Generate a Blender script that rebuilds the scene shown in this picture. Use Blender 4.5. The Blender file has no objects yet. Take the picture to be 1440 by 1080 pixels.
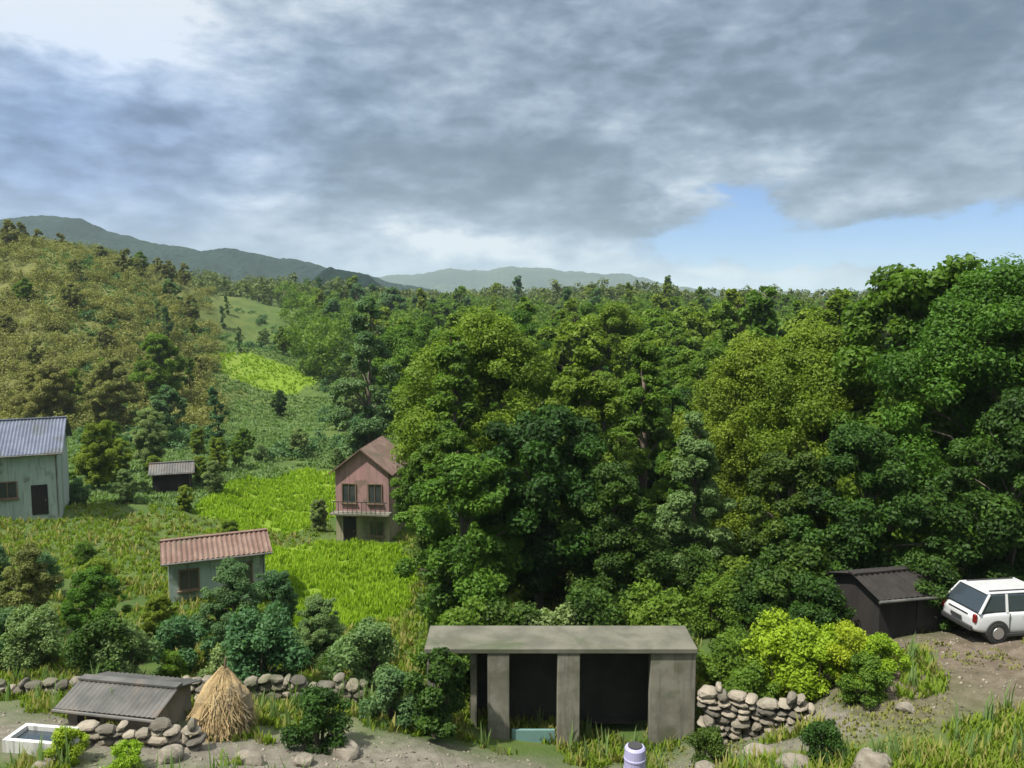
import bpy, math, random
import numpy as np
from mathutils import Vector, Matrix

sc = bpy.context.scene
COL = sc.collection
rad = math.radians

# ------------------------------------------------------------------ camera
F = 1130.0
PITCH = rad(5.6)
CAMZ = 16.0
cam_d = bpy.data.cameras.new("camera")
cam = bpy.data.objects.new("camera", cam_d)
COL.objects.link(cam)
cam.location = (0, 0, CAMZ)
cam.rotation_euler = (math.pi / 2 - PITCH, 0, 0)
cam_d.sensor_width = 36
cam_d.lens = 36 * F / 1440
cam_d.clip_start = 0.2
cam_d.clip_end = 30000
sc.camera = cam

# ------------------------------------------------------------------ light
SUN_EL = rad(60)
SUN_AZ = rad(-124)          # compass-like angle from +Y towards +X (negative: to the left)
sd = bpy.data.lights.new("sun", 'SUN')
sun = bpy.data.objects.new("sun", sd)
COL.objects.link(sun)
sd.energy = 4.8
sd.angle = rad(1.5)
sd.color = (1.0, 0.95, 0.85)
sv = Vector((math.sin(SUN_AZ) * math.cos(SUN_EL), math.cos(SUN_AZ) * math.cos(SUN_EL), math.sin(SUN_EL)))
sun.rotation_euler = sv.to_track_quat('Z', 'Y').to_euler()
sun.location = (0, 0, 80)

sc.view_settings.view_transform = 'Standard'
sc.view_settings.look = 'None'
sc.view_settings.exposure = 0.75
sc.view_settings.gamma = 1.0
sc.render.engine = 'CYCLES'
sc.cycles.max_bounces = 6
sc.cycles.diffuse_bounces = 3
sc.cycles.transmission_bounces = 3
sc.cycles.transparent_max_bounces = 6
sc.cycles.volume_bounces = 1

world = bpy.data.worlds.new("World")
sc.world = world
world.use_nodes = True


class NT:
    """small helper round a node tree"""
    def __init__(s, nt):
        s.nt = nt
        nt.nodes.clear()

    def n(s, t, **kw):
        nd = s.nt.nodes.new(t)
        for k, v in kw.items():
            setattr(nd, k, v)
        return nd

    def put(s, sock, v):
        if v is None:
            return
        if isinstance(v, bpy.types.NodeSocket):
            s.nt.links.new(v, sock)
        else:
            sock.default_value = v

    def m(s, op, a, b=None, c=None, clamp=False):
        nd = s.n('ShaderNodeMath', operation=op)
        nd.use_clamp = clamp
        s.put(nd.inputs[0], a)
        s.put(nd.inputs[1], b)
        s.put(nd.inputs[2], c)
        return nd.outputs[0]

    def mix(s, f, a, b, blend='MIX'):
        nd = s.n('ShaderNodeMix', data_type='RGBA', blend_type=blend)
        s.put(nd.inputs[0], f)
        s.put(nd.inputs[6], a)
        s.put(nd.inputs[7], b)
        return nd.outputs[2]

    def noise(s, vec, scale, detail=4, rough=0.55, dist=0.0):
        nd = s.n('ShaderNodeTexNoise')
        s.put(nd.inputs['Vector'], vec)
        nd.inputs['Scale'].default_value = scale
        nd.inputs['Detail'].default_value = detail
        nd.inputs['Roughness'].default_value = rough
        nd.inputs['Distortion'].default_value = dist
        return nd.outputs[0]

    def smooth(s, v, lo, hi):
        nd = s.n('ShaderNodeMapRange', interpolation_type='SMOOTHSTEP')
        s.put(nd.inputs[0], v)
        nd.inputs[1].default_value = lo
        nd.inputs[2].default_value = hi
        return nd.outputs[0]

    def ramp(s, v, stops):
        nd = s.n('ShaderNodeValToRGB')
        cr = nd.color_ramp
        while len(cr.elements) < len(stops):
            cr.elements.new(0.5)
        for e, (p, c) in zip(cr.elements, stops):
            e.position = p
            e.color = (*c, 1)
        s.put(nd.inputs[0], v)
        return nd.outputs[0]


def lin(h):
    h = h.lstrip('#')
    r = []
    for i in (0, 2, 4):
        c = int(h[i:i + 2], 16) / 255
        r.append(c / 12.92 if c <= 0.04045 else ((c + 0.055) / 1.055) ** 2.4)
    return tuple(r)


def lin4(h):
    return (*lin(h), 1.0)


def build_world():
    t = NT(world.node_tree)
    tc = t.n('ShaderNodeTexCoord')
    sp = t.n('ShaderNodeSeparateXYZ')
    t.put(sp.inputs[0], tc.outputs['Generated'])
    X, Y, Z = sp.outputs
    az0 = t.m('MULTIPLY', t.m('ARCTAN2', X, Y), 180 / math.pi)          # degrees, 0 = +Y, + = right
    el0 = t.m('MULTIPLY', t.m('ARCSINE', Z), 180 / math.pi)

    def vec(fx, fy, z=0.0):
        cv = t.n('ShaderNodeCombineXYZ')
        t.put(cv.inputs[0], t.m('MULTIPLY', az0, fx))
        t.put(cv.inputs[1], t.m('MULTIPLY', el0, fy))
        cv.inputs[2].default_value = z
        return cv.outputs[0]
    # billowing edges: the cloud banks are displaced by turbulence
    w1 = t.m('SUBTRACT', t.noise(vec(.10, .22), 1.6, 7, .58), .5)
    w2 = t.m('SUBTRACT', t.noise(vec(.10, .22, 7.7), 1.6, 7, .58), .5)
    az = t.m('ADD', az0, t.m('MULTIPLY', w1, 14.0))
    el = t.m('ADD', el0, t.m('MULTIPLY', w2, 4.5))
    n1 = t.noise(vec(.085, .20, 2.2), 1.3, 8, .55, .3)
    n2 = t.noise(vec(.15, .34, 4.3), 2.2, 6, .52, .15)
    n3 = t.noise(vec(.30, .62, 9.1), 3.0, 6, .6, .1)

    def blob(px, py, sx, sy, amp):
        a = math.degrees(math.atan((px - 720) / F))
        e = math.degrees(math.atan((429 - py) / F))
        da = t.m('MULTIPLY', t.m('SUBTRACT', az, a), 1 / (sx / F * 57.3 * .8))
        de = t.m('MULTIPLY', t.m('SUBTRACT', el, e), 1 / (sy / F * 57.3))
        r2 = t.m('ADD', t.m('MULTIPLY', da, da), t.m('MULTIPLY', de, de))
        return t.m('MULTIPLY', t.m('EXPONENT', t.m('MULTIPLY', r2, -1.0)), amp)

    tot = t.m('ADD', t.m('MULTIPLY', n1, 0.70), t.m('MULTIPLY', n2, 0.95))
    tot = t.m('ADD', tot, t.m('MULTIPLY', n3, 0.14))
    tot = t.m('ADD', tot, -0.50)
    for b in SKY_TONES:
        tot = t.m('ADD', tot, blob(*b[:4], b[4] * 1.2))
    cloud = t.ramp(tot, [(0.0, lin('#637b92')), (0.20, lin('#73899f')), (0.40, lin('#8fa3ba')),
                         (0.58, lin('#a9bcd0')), (0.78, lin('#cad8e6')), (1.0, lin('#eff6fb'))])
    tint = t.m('MINIMUM', t.m('ADD', blob(40, 250, 230, 110, 0.9), blob(300, 190, 260, 120, 0.4)), 1.0)
    cloud = t.mix(tint, cloud, t.mix(1.0, cloud, (0.83, 0.96, 1.27, 1), 'MULTIPLY'))
    # cloud overhead, out of view, brightened to add ambient light
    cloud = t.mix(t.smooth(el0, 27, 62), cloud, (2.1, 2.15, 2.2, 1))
    sky = t.n('ShaderNodeTexSky', sky_type='NISHITA')
    sky.sun_disc = False
    sky.sun_elevation = SUN_EL
    sky.sun_rotation = SUN_AZ
    sky.dust_density = 0.0
    sky.ozone_density = 3.0
    skyc = t.mix(1.0, sky.outputs[0], (0.070, 0.094, 0.140, 1), 'MULTIPLY')
    gap = t.m('ADD', t.m('MULTIPLY', t.m('SUBTRACT', n2, 0.5), 1.3), -0.35)
    for b in SKY_GAPS:
        gap = t.m('ADD', gap, blob(*b))
    # a break never has a hard rim: thin veil first
    gapm = t.m('MULTIPLY', t.smooth(gap, 0.0, 0.75), 0.92)
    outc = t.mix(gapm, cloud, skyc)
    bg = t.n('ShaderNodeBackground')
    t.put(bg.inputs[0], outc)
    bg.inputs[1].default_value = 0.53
    o = t.n('ShaderNodeOutputWorld')
    t.nt.links.new(bg.outputs[0], o.inputs[0])


# cloud banks: where they lie on the sky (photo column, row), half sizes, lighter or darker
SKY_TONES = [(105, 82, 165, 56, .72), (200, 50, 340, 80, .28), (500, 0, 120, 50, .22), (60, 60, 60, 40, .12),
             (395, 280, 80, 55, .26), (320, 130, 90, 100, .10), (225, 185, 60, 20, -.10),
             (690, 240, 260, 38, -.22), (730, 85, 60, 20, -.14), (950, 95, 130, 35, -.17), (1070, 180, 80, 40, -.18),
             (1340, 90, 190, 80, -.24), (1220, 215, 90, 25, -.16), (750, 155, 60, 22, .16), (885, 188, 60, 22, .22),
             (1075, 222, 110, 26, .26), (1100, 255, 60, 20, .20), (955, 285, 50, 25, .30), (1190, 290, 60, 18, .26),
             (1380, 200, 90, 40, .10), (630, 352, 150, 28, .70), (800, 365, 120, 20, .26), (850, 310, 90, 35, -.20),
             (1030, 392, 220, 22, .50), (1260, 322, 190, 16, -.08), (620, 320, 60, 20, .12), (920, 20, 80, 30, .08)]
SKY_GAPS = [(1040, 305, 75, 36, 1.3), (1300, 357, 380, 30, 2.3), (950, 335, 70, 26, .6), (10, 275, 110, 50, .25)]
build_world()

# ------------------------------------------------------------------ helpers


def P(px, py, Y):
    """point at depth Y seen at photo pixel (px, py)"""
    a = (px - 720) / F
    b = (540 - py) / F
    d = Vector((a, math.cos(PITCH) + b * math.sin(PITCH), -math.sin(PITCH) + b * math.cos(PITCH)))
    d *= Y / d.y
    return Vector((d.x, d.y, d.z + CAMZ))


def tag(o, label=None, cat=None, group=None, kind=None):
    if label:
        o['label'] = label
    if cat:
        o['category'] = cat
    if group:
        o['group'] = group
    if kind:
        o['kind'] = kind
    return o


def empty(name, loc, rz=0.0):
    o = bpy.data.objects.new(name, None)
    o.empty_display_size = 0.3
    COL.objects.link(o)
    o.location = loc
    o.rotation_euler = (0, 0, rz)
    return o


def np_mesh(name, V, Fq, mats=(), tone=None, smooth=False, midx=None):
    """V (n,3), Fq (m,4) or (m,3)"""
    me = bpy.data.meshes.new(name)
    V = np.asarray(V, dtype=np.float32)
    Fq = np.asarray(Fq, dtype=np.int32)
    k = Fq.shape[1]
    me.vertices.add(len(V))
    me.vertices.foreach_set('co', V.ravel())
    me.loops.add(Fq.size)
    me.loops.foreach_set('vertex_index', Fq.ravel())
    me.polygons.add(len(Fq))
    me.polygons.foreach_set('loop_start', np.arange(0, Fq.size, k, dtype=np.int32))
    me.polygons.foreach_set('loop_total', np.full(len(Fq), k, dtype=np.int32))
    if smooth:
        me.polygons.foreach_set('use_smooth', np.ones(len(Fq), dtype=bool))
    for m in mats:
        me.materials.append(m)
    if midx is not None:
        me.polygons.foreach_set('material_index', np.asarray(midx, dtype=np.int32))
    if tone is not None:
        at = me.attributes.new('tone', 'FLOAT', 'POINT')
        at.data.foreach_set('value', np.asarray(tone, dtype=np.float32))
    me.update(calc_edges=True)
    return me


def link(name, me, parent=None, loc=None):
    o = bpy.data.objects.new(name, me)
    COL.objects.link(o)
    if parent is not None:
        o.parent = parent
    if loc is not None:
        o.location = loc
    return o


class MB:
    """collects boxes, prisms and tubes into one mesh"""
    def __init__(s):
        s.v = []
        s.f = []

    def add(s, vs, fs):
        b = len(s.v)
        s.v += [tuple(v) for v in vs]
        s.f += [tuple(b + i for i in f) for f in fs]
        return s

    def box(s, c, d, rz=0.0, ry=0.0, rx=0.0):
        M = Matrix.Translation(c) @ Matrix.Rotation(rz, 4, 'Z') @ Matrix.Rotation(ry, 4, 'Y') @ Matrix.Rotation(rx, 4, 'X')
        h = [x / 2 for x in d]
        vs = [M @ Vector((sx * h[0], sy * h[1], sz * h[2])) for sz in (-1, 1) for sy in (-1, 1) for sx in (-1, 1)]
        return s.add(vs, [(0, 2, 3, 1), (4, 5, 7, 6), (0, 1, 5, 4), (2, 6, 7, 3), (0, 4, 6, 2), (1, 3, 7, 5)])

    def tube(s, pts, rs, n=8, cap=True):
        pts = [Vector(p) for p in pts]
        vs = []
        for i, p in enumerate(pts):
            d = (pts[min(i + 1, len(pts) - 1)] - pts[max(i - 1, 0)]).normalized()
            a = d.orthogonal().normalized() if abs(d.z) < 0.99 else Vector((1, 0, 0))
            a = (a - d * a.dot(d)).normalized()
            b = d.cross(a)
            for k in range(n):
                t = 2 * math.pi * k / n
                vs.append(p + (a * math.cos(t) + b * math.sin(t)) * rs[i])
        fs = [(i * n + k, i * n + (k + 1) % n, (i + 1) * n + (k + 1) % n, (i + 1) * n + k)
              for i in range(len(pts) - 1) for k in range(n)]
        if cap:
            fs.append(tuple(range(n))[::-1])
            fs.append(tuple((len(pts) - 1) * n + k for k in range(n)))
        return s.add(vs, fs)

    def prism(s, prof, y0, y1, axis='Y'):
        """extrude an outline (list of (a, z)) along an axis"""
        n = len(prof)
        if axis == 'Y':
            vs = [(a, y0, z) for a, z in prof] + [(a, y1, z) for a, z in prof]
        else:
            vs = [(y0, a, z) for a, z in prof] + [(y1, a, z) for a, z in prof]
        fs = [tuple(range(n)), tuple(range(2 * n - 1, n - 1, -1))]
        fs += [(i, i + n, (i + 1) % n + n, (i + 1) % n) for i in range(n)]
        return s.add(vs, fs)

    def build(s, name, mat, parent=None, loc=None, bevel=0.0, smooth=False):
        me = bpy.data.meshes.new(name)
        me.from_pydata(s.v, [], s.f)
        me.materials.append(mat)
        if smooth:
            for p in me.polygons:
                p.use_smooth = True
        me.update()
        o = link(name, me, parent, loc)
        if bevel:
            b = o.modifiers.new('bevel', 'BEVEL')
            b.width = bevel
            b.segments = 2
            b.limit_method = 'ANGLE'
        return o


def copy_tree(o, parent=None):
    c = o.copy()
    COL.objects.link(c)
    if parent is not None:
        c.parent = parent
    for ch in [x for x in o.children]:
        copy_tree(ch, c)
    return c


# ------------------------------------------------------------------ materials


def new_mat(name):
    m = bpy.data.materials.new(name)
    m.use_nodes = True
    return m, NT(m.node_tree)


def finish(t, bsdf):
    o = t.n('ShaderNodeOutputMaterial')
    t.nt.links.new(bsdf, o.inputs[0])


def leaf_mat(name, dark, mid, light, trans=0.32, rnd=0.25):
    m, t = new_mat(name)
    a = t.n('ShaderNodeAttribute', attribute_name='tone')
    oi = t.n('ShaderNodeObjectInfo')
    v = t.m('ADD', a.outputs['Fac'], t.m('MULTIPLY', t.m('SUBTRACT', oi.outputs['Random'], 0.5), rnd))
    c = t.ramp(v, [(0.0, dark), (0.5, mid), (1.0, light)])
    hs = t.n('ShaderNodeHueSaturation')
    t.put(hs.inputs['Hue'], t.m('ADD', 0.5, t.m('MULTIPLY', t.m('SUBTRACT', oi.outputs['Random'], 0.5), -0.035)))
    t.put(hs.inputs['Color'], c)
    p = t.n('ShaderNodeBsdfPrincipled')
    t.put(p.inputs['Base Color'], hs.outputs[0])
    p.inputs['Roughness'].default_value = 0.6
    p.inputs['Specular IOR Level'].default_value = 0.2
    tr = t.n('ShaderNodeBsdfTranslucent')
    t.put(tr.inputs[0], t.mix(1.0, hs.outputs[0], (1.15, 1.3, 0.6, 1), 'MULTIPLY'))
    mx = t.n('ShaderNodeMixShader')
    mx.inputs[0].default_value = trans
    t.nt.links.new(p.outputs[0], mx.inputs[1])
    t.nt.links.new(tr.outputs[0], mx.inputs[2])
    finish(t, mx.outputs[0])
    return m


STAINED = {'weathered_concrete', 'pale_plaster', 'white_wash', 'pink_plaster', 'cream_plaster'}


def rough_mat(name, c1, c2, c3=None, scale=3.0, rough=0.9, bump=0.3, streak=False, metallic=0.0, fine=25.0, bdist=0.02):
    m, t = new_mat(name)
    tc = t.n('ShaderNodeTexCoord')
    vec = tc.outputs['Object']
    if streak:
        mp = t.n('ShaderNodeMapping')
        mp.inputs['Scale'].default_value = (1, 1, 0.15)
        t.put(mp.inputs[0], vec)
        v1 = mp.outputs[0]
    else:
        v1 = vec
    a = t.noise(v1, scale, 6, 0.6, 0.3)
    b = t.noise(vec, fine, 5, 0.65)
    c = t.mix(t.smooth(a, 0.35, 0.65), (*c1, 1), (*c2, 1))
    if c3:
        d = t.noise(v1, scale * 0.37, 5, 0.6, 0.6)
        c = t.mix(t.smooth(d, 0.5, 0.68), c, (*c3, 1))
    c = t.mix(t.m('MULTIPLY', b, 0.5), c, t.mix(1.0, c, (0.45, 0.45, 0.45, 1), 'MULTIPLY'))
    if name == 'grey_stone':
        geo = t.n('ShaderNodeNewGeometry')
        isl = geo.outputs['Random Per Island']
        c = t.mix(1.0, c, t.ramp(isl, [(0, (.45, .45, .42)), (.5, (.95, .92, .85)), (1, (1.5, 1.42, 1.3))]), 'MULTIPLY')
    if name in STAINED:
        # rain streaks and damp foot, part of the surface itself
        mp2 = t.n('ShaderNodeMapping')
        mp2.inputs['Scale'].default_value = (3.2, 3.2, .22)
        t.put(mp2.inputs[0], tc.outputs['Object'])
        stn = t.noise(mp2.outputs[0], 1.8, 6, .65)
        c = t.mix(t.m('MULTIPLY', t.smooth(stn, .50, .72), .65), c, (.05, .052, .038, 1))
        wv = t.n('ShaderNodeTexNoise')
        t.put(wv.inputs['Vector'], tc.outputs['Object'])
        wv.inputs['Scale'].default_value = .9
        wv.inputs['Detail'].default_value = 8
        c = t.mix(t.m('MULTIPLY', t.smooth(wv.outputs[0], .56, .66), .5), c, (.055, .07, .028, 1))
    p = t.n('ShaderNodeBsdfPrincipled')
    t.put(p.inputs['Base Color'], c)
    p.inputs['Roughness'].default_value = rough
    p.inputs['Metallic'].default_value = metallic
    bp = t.n('ShaderNodeBump')
    bp.inputs['Strength'].default_value = bump
    bp.inputs['Distance'].default_value = bdist
    t.put(bp.inputs['Height'], t.m('ADD', a, b))
    t.put(p.inputs['Normal'], bp.outputs[0])
    finish(t, p.outputs[0])
    return m


L = {
    'deep': leaf_mat('leaf_deep_green', (.016, .036, .006), (.034, .074, .009), (.070, .135, .014), 0.28),  # dark foliage green, with the wood's shadow pockets darkened into the colour
    'green': leaf_mat('leaf_green', (.038, .080, .010), (.084, .156, .015), (.138, .225, .024), 0.38),
    'olive': leaf_mat('leaf_olive', (.060, .100, .010), (.118, .188, .015), (.185, .265, .026), 0.38),
    'dry': leaf_mat('leaf_dry_olive', (.085, .098, .026), (.160, .172, .044), (.235, .245, .068), 0.3),
    'lime': leaf_mat('leaf_lime', (.125, .190, .013), (.235, .325, .018), (.340, .440, .034), 0.42, 0.1),
    'cool': leaf_mat('leaf_cool_green', (.034, .085, .030), (.072, .150, .055), (.130, .220, .085), 0.38),
    'pale': leaf_mat('leaf_pale_green', (.080, .130, .042), (.145, .215, .070), (.210, .290, .105), 0.38),
    'far': leaf_mat('leaf_far_forest', (.035, .065, .018), (.070, .110, .026), (.120, .165, .040), 0.25),
}
BARK = rough_mat('bark', (.09, .07, .05), (.16, .13, .10), (.06, .05, .035), 2.5, 0.95, 0.6, True)
ROOFSLAB = rough_mat('mossy_concrete', (.085, .083, .062), (.135, .130, .100), (.055, .070, .032), 1.1, 0.95, 0.4)
CONC = rough_mat('weathered_concrete', (.150, .140, .110), (.215, .205, .165), (.095, .100, .065), 1.6, 0.9, 0.3)
STONE = rough_mat('grey_stone', (.15, .138, .115), (.235, .215, .185), (.095, .10, .065), 1.3, 0.95, 0.5, bdist=0.05)
PLASTER = rough_mat('pale_plaster', (.30, .38, .34), (.40, .47, .42), (.22, .28, .20), 0.8, 0.9, 0.15, True)
WHITEW = rough_mat('white_wash', (.50, .50, .48), (.60, .60, .58), (.45, .45, .40), 0.9, 0.85, 0.15, True)
PINKW = rough_mat('pink_plaster', (.34, .185, .18), (.42, .25, .24), (.24, .15, .14), 0.8, 0.9, 0.15, True)
CREAM = rough_mat('cream_plaster', (.28, .25, .16), (.36, .32, .22), (.20, .19, .12), 0.8, 0.9, 0.15, True)
ROOFB = rough_mat('blue_grey_sheet', (.085, .10, .15), (.12, .14, .19), (.07, .08, .08), 1.0, 0.6, 0.1, False, 0.2)
ROOFG = rough_mat('grey_sheet', (.065, .065, .060), (.115, .11, .10), (.15, .11, .08), 1.2, 0.6, 0.1)
ROOFR = rough_mat('faded_red_tile', (.135, .078, .060), (.19, .125, .095), (.10, .08, .05), 1.4, 0.85, 0.3)
WOODD = rough_mat('dark_timber', (.011, .009, .008), (.022, .018, .015), None, 3.0, 0.95, 0.4, True)
WOODL = rough_mat('brown_timber', (.12, .08, .05), (.19, .13, .08), None, 3.0, 0.85, 0.4, True)
STRAW = rough_mat('straw', (.33, .23, .11), (.46, .34, .17), (.26, .21, .13), 5.0, 0.95, 0.8, True, bdist=0.06)
GLASS_D = rough_mat('dark_window_glass', (.03, .035, .04), (.05, .055, .06), None, 1.0, 0.15, 0.0)
INTERIOR = rough_mat('shaded_interior_plaster', (.028, .028, .024), (.045, .045, .038), None, 1.0, 0.95, 0.1)  # near-black plaster: shade inside the bays is put into the colour


def plain(name, col, rough=0.4, metallic=0.0, coat=0.0):
    m, t = new_mat(name)
    tc = t.n('ShaderNodeTexCoord')
    n = t.noise(tc.outputs['Object'], 3.0, 5, 0.6)
    c = t.mix(t.m('MULTIPLY', t.smooth(n, 0.45, 0.75), 0.35), (*col, 1), (col[0] * .7, col[1] * .66, col[2] * .6, 1))
    p = t.n('ShaderNodeBsdfPrincipled')
    t.put(p.inputs['Base Color'], c)
    p.inputs['Roughness'].default_value = rough
    p.inputs['Metallic'].default_value = metallic
    p.inputs['Coat Weight'].default_value = coat
    finish(t, p.outputs[0])
    return m


PAINTW = plain('white_car_paint', (.46, .47, .48), 0.3, 0, 0.6)
CARGL = plain('car_glass', (.03, .04, .05), 0.06, 0, 0.3)
RUBBER = plain('tyre_rubber', (.02, .02, .02), 0.85)
ALLOY = plain('alloy', (.5, .5, .52), 0.35, 0.8)
PLAST = plain('black_plastic', (.03, .03, .03), 0.6)
LAMPR = plain('red_lens', (.16, .012, .010), 0.2)
LAMPW = plain('clear_lens', (.7, .7, .72), 0.1)
LAVEND = plain('lavender_plastic', (.32, .31, .50), 0.45)
TEALP = plain('teal_painted_wood', (.12, .22, .21), 0.6)

# ------------------------------------------------------------------ terrain
rng = np.random.default_rng(7)


def vnoise(x, y, seed=0):
    """cheap smooth value noise, vectorised"""
    xi = np.floor(x).astype(np.int64)
    yi = np.floor(y).astype(np.int64)
    fx = x - xi
    fy = y - yi
    fx = fx * fx * (3 - 2 * fx)
    fy = fy * fy * (3 - 2 * fy)

    def h(a, b):
        n = (a * 374761393 + b * 668265263 + seed * 982451653) & 0xffffffff
        n = ((n ^ (n >> 13)) * 1274126177) & 0xffffffff
        return ((n ^ (n >> 16)) & 0xffff) / 65535.0
    return (h(xi, yi) * (1 - fx) + h(xi + 1, yi) * fx) * (1 - fy) + (h(xi, yi + 1) * (1 - fx) + h(xi + 1, yi + 1) * fx) * fy


def fbm(x, y, seed=0, o=4):
    s = 0
    a = 0.5
    for i in range(o):
        s = s + a * vnoise(x * 2 ** i, y * 2 ** i, seed + i * 17)
        a *= 0.5
    return s


# ground seen (px, py) at depth Y
CTRL_PIX = [
    (0, 1080, 19), (360, 1080, 20), (720, 1080, 22), (1080, 1080, 19), (1440, 1080, 17.5),
    (100, 1010, 23), (300, 1010, 23.5), (560, 1020, 24.5), (780, 1050, 25), (960, 1035, 25), (1120, 1020, 23),
    (1330, 1015, 20), (1440, 1015, 20), (1330, 905, 25), (1500, 905, 25), (1200, 960, 23),
    (120, 930, 30), (360, 930, 31), (600, 930, 31), (800, 910, 31), (1000, 905, 31), (1250, 850, 30), (1450, 850, 30),
    (290, 835, 41), (420, 850, 40), (560, 850, 41), (800, 800, 45), (1050, 800, 42), (1300, 790, 40),
    (50, 722, 56), (200, 735, 56), (350, 752, 56), (510, 748, 62), (700, 720, 62), (900, 700, 62), (1200, 690, 62), (1440, 690, 62),
    (60, 640, 85), (200, 640, 85), (350, 645, 90), (480, 650, 90), (700, 620, 90), (950, 610, 90), (1250, 590, 90),
    (0, 580, 110), (150, 580, 115), (350, 560, 140), (500, 560, 140), (750, 545, 140), (1000, 535, 140), (1300, 530, 140),
    (0, 470, 140), (100, 480, 140), (0, 372, 170), (120, 376, 172), (230, 425, 185), (290, 500, 190), (380, 510, 185), (500, 490, 200),
    (720, 475, 220), (950, 475, 230), (1200, 470, 230), (1440, 460, 230),
    (0, 352, 230), (150, 360, 240), (300, 430, 300), (450, 430, 320), (600, 455, 330), (800, 435, 350), (1000, 440, 350), (1200, 450, 350), (1440, 430, 350),
    (0, 380, 600), (300, 415, 600), (600, 440, 600), (800, 425, 600), (1000, 430, 600), (1150, 446, 600), (1300, 430, 600), (1500, 425, 600),
]
CTRL_W = [(0, 0, -3), (0, -30, -1), (-20, 0, -4), (20, 0, -4), (0, 5, -6.5), (-6, 5, -6.5), (6, 5, -6.5), (0, 11, -10), (-14, 10, -10), (12, 10, -8.6)]


def warp(x, y):
    yy = np.maximum(y, -8) + 12
    return np.stack([x / yy * 3.2, np.log(yy) * 3.2], -1)


_cx, _cz = [], []
for a, b, Y in CTRL_PIX:
    p = P(a, b, Y)
    _cx.append((p.x, p.y))
    _cz.append(p.z)
for x, y, z in CTRL_W:
    _cx.append((x, y))
    _cz.append(CAMZ + z)
_cx = np.array(_cx)
_cz = np.array(_cz)
_cw = warp(_cx[:, 0], _cx[:, 1])


def _phi(r2):
    return np.sqrt(r2 + 0.04)


_A = _phi(((_cw[:, None] - _cw[None]) ** 2).sum(-1))
_n = len(_cw)
_M = np.zeros((_n + 1, _n + 1))
_M[:_n, :_n] = _A - 0.02 * np.eye(_n)
_M[:_n, _n] = 1
_M[_n, :_n] = 1
_sol = np.linalg.solve(_M, np.append(_cz, 0))


def field_mask(x, y):
    """1 inside the lime terraced fields in the valley"""
    def ell(cx, cy, rx, ry):
        d = ((x - cx) / rx) ** 2 + ((y - cy) / ry) ** 2
        return d + w < 1
    a = P(470, 790, 50)
    b = P(400, 680, 72)
    c = P(372, 527, 152)
    d = P(1130, 930, 23.5)
    w = (fbm(x * .45, y * .45, 5) - .47) * 1.1
    m = ell(a.x, 48, 5.2, 11) | ell(a.x + 2.2, 42, 3.6, 6) | ell(b.x, 72, 6.5, 13) | ell(c.x, 150, 10.5, 7.0)
    return m


def gz(x, y, detail=True):
    x = np.asarray(x, float)
    y = np.asarray(y, float)
    sh = x.shape
    x = x.ravel()
    y = y.ravel()
    out = np.empty_like(x)
    for i in range(0, len(x), 20000):
        w = warp(x[i:i + 20000], y[i:i + 20000])
        out[i:i + 20000] = _phi(((w[:, None] - _cw[None]) ** 2).sum(-1)) @ _sol[:_n] + _sol[_n]
    if detail:
        d = np.sqrt(x * x + y * y)
        out += (fbm(x * .35, y * .35, 3) - .47) * np.clip(d / 30, .3, 1.2) * 0.7
        out += (fbm(x * .03, y * .03, 9) - .47) * np.clip((d - 90) / 60, 0, 1) * 9
        # terraces on the cultivated slope
        tz = (x > -75) & (x < 2) & (y > 38) & (y < 205)
        st = 0.9
        q = out / st
        fr = q - np.floor(q)
        ter = (np.floor(q) + np.clip((fr - .72) / .28, 0, 1)) * st
        wt = np.clip(1 - np.maximum(np.maximum(-70 - x, x + 4) / 6, np.maximum(38 - y, y - 95) / 8), 0, 1) * 0.85
        out = out * (1 - wt) + ter * wt
    return out.reshape(sh)


def gz1(x, y):
    return float(gz(np.array([x]), np.array([y]))[0])


def on(px, Y, dz=0.0):
    """ground point below photo column px at depth Y"""
    x = (px - 720) / F * Y
    return Vector((x, Y, gz1(x, Y) + dz))


def ground_kind(x, y):
    """colour weights: field, dirt, stone, dry hill"""
    w = fbm(x * .4, y * .4, 21)
    xr = x / np.maximum(y, 1)
    f = field_mask(x, y).astype(float)
    # dirt yard on the right
    ya = np.clip(1 - np.maximum(np.abs(x - 14.5) / 5.6, np.abs(y - 23.3) / 3.9) ** 4 + (w - .47) * .8, 0, 1)
    # trodden lane crossing in front of the shelter
    lane = np.clip(1.25 - np.abs(y - (21.4 + np.sin(x * .25) * .5)) / 2.3 + (w - .47) * 1.6, 0, 1) * (x < 9.5) * (x > -18)
    dry = np.clip((-xr - .30) * 6, 0, 1) * np.clip((y - 95) / 20, 0, 1) * (y < 260)
    return np.stack([f, np.maximum(ya, 0), lane, dry], -1)


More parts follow.
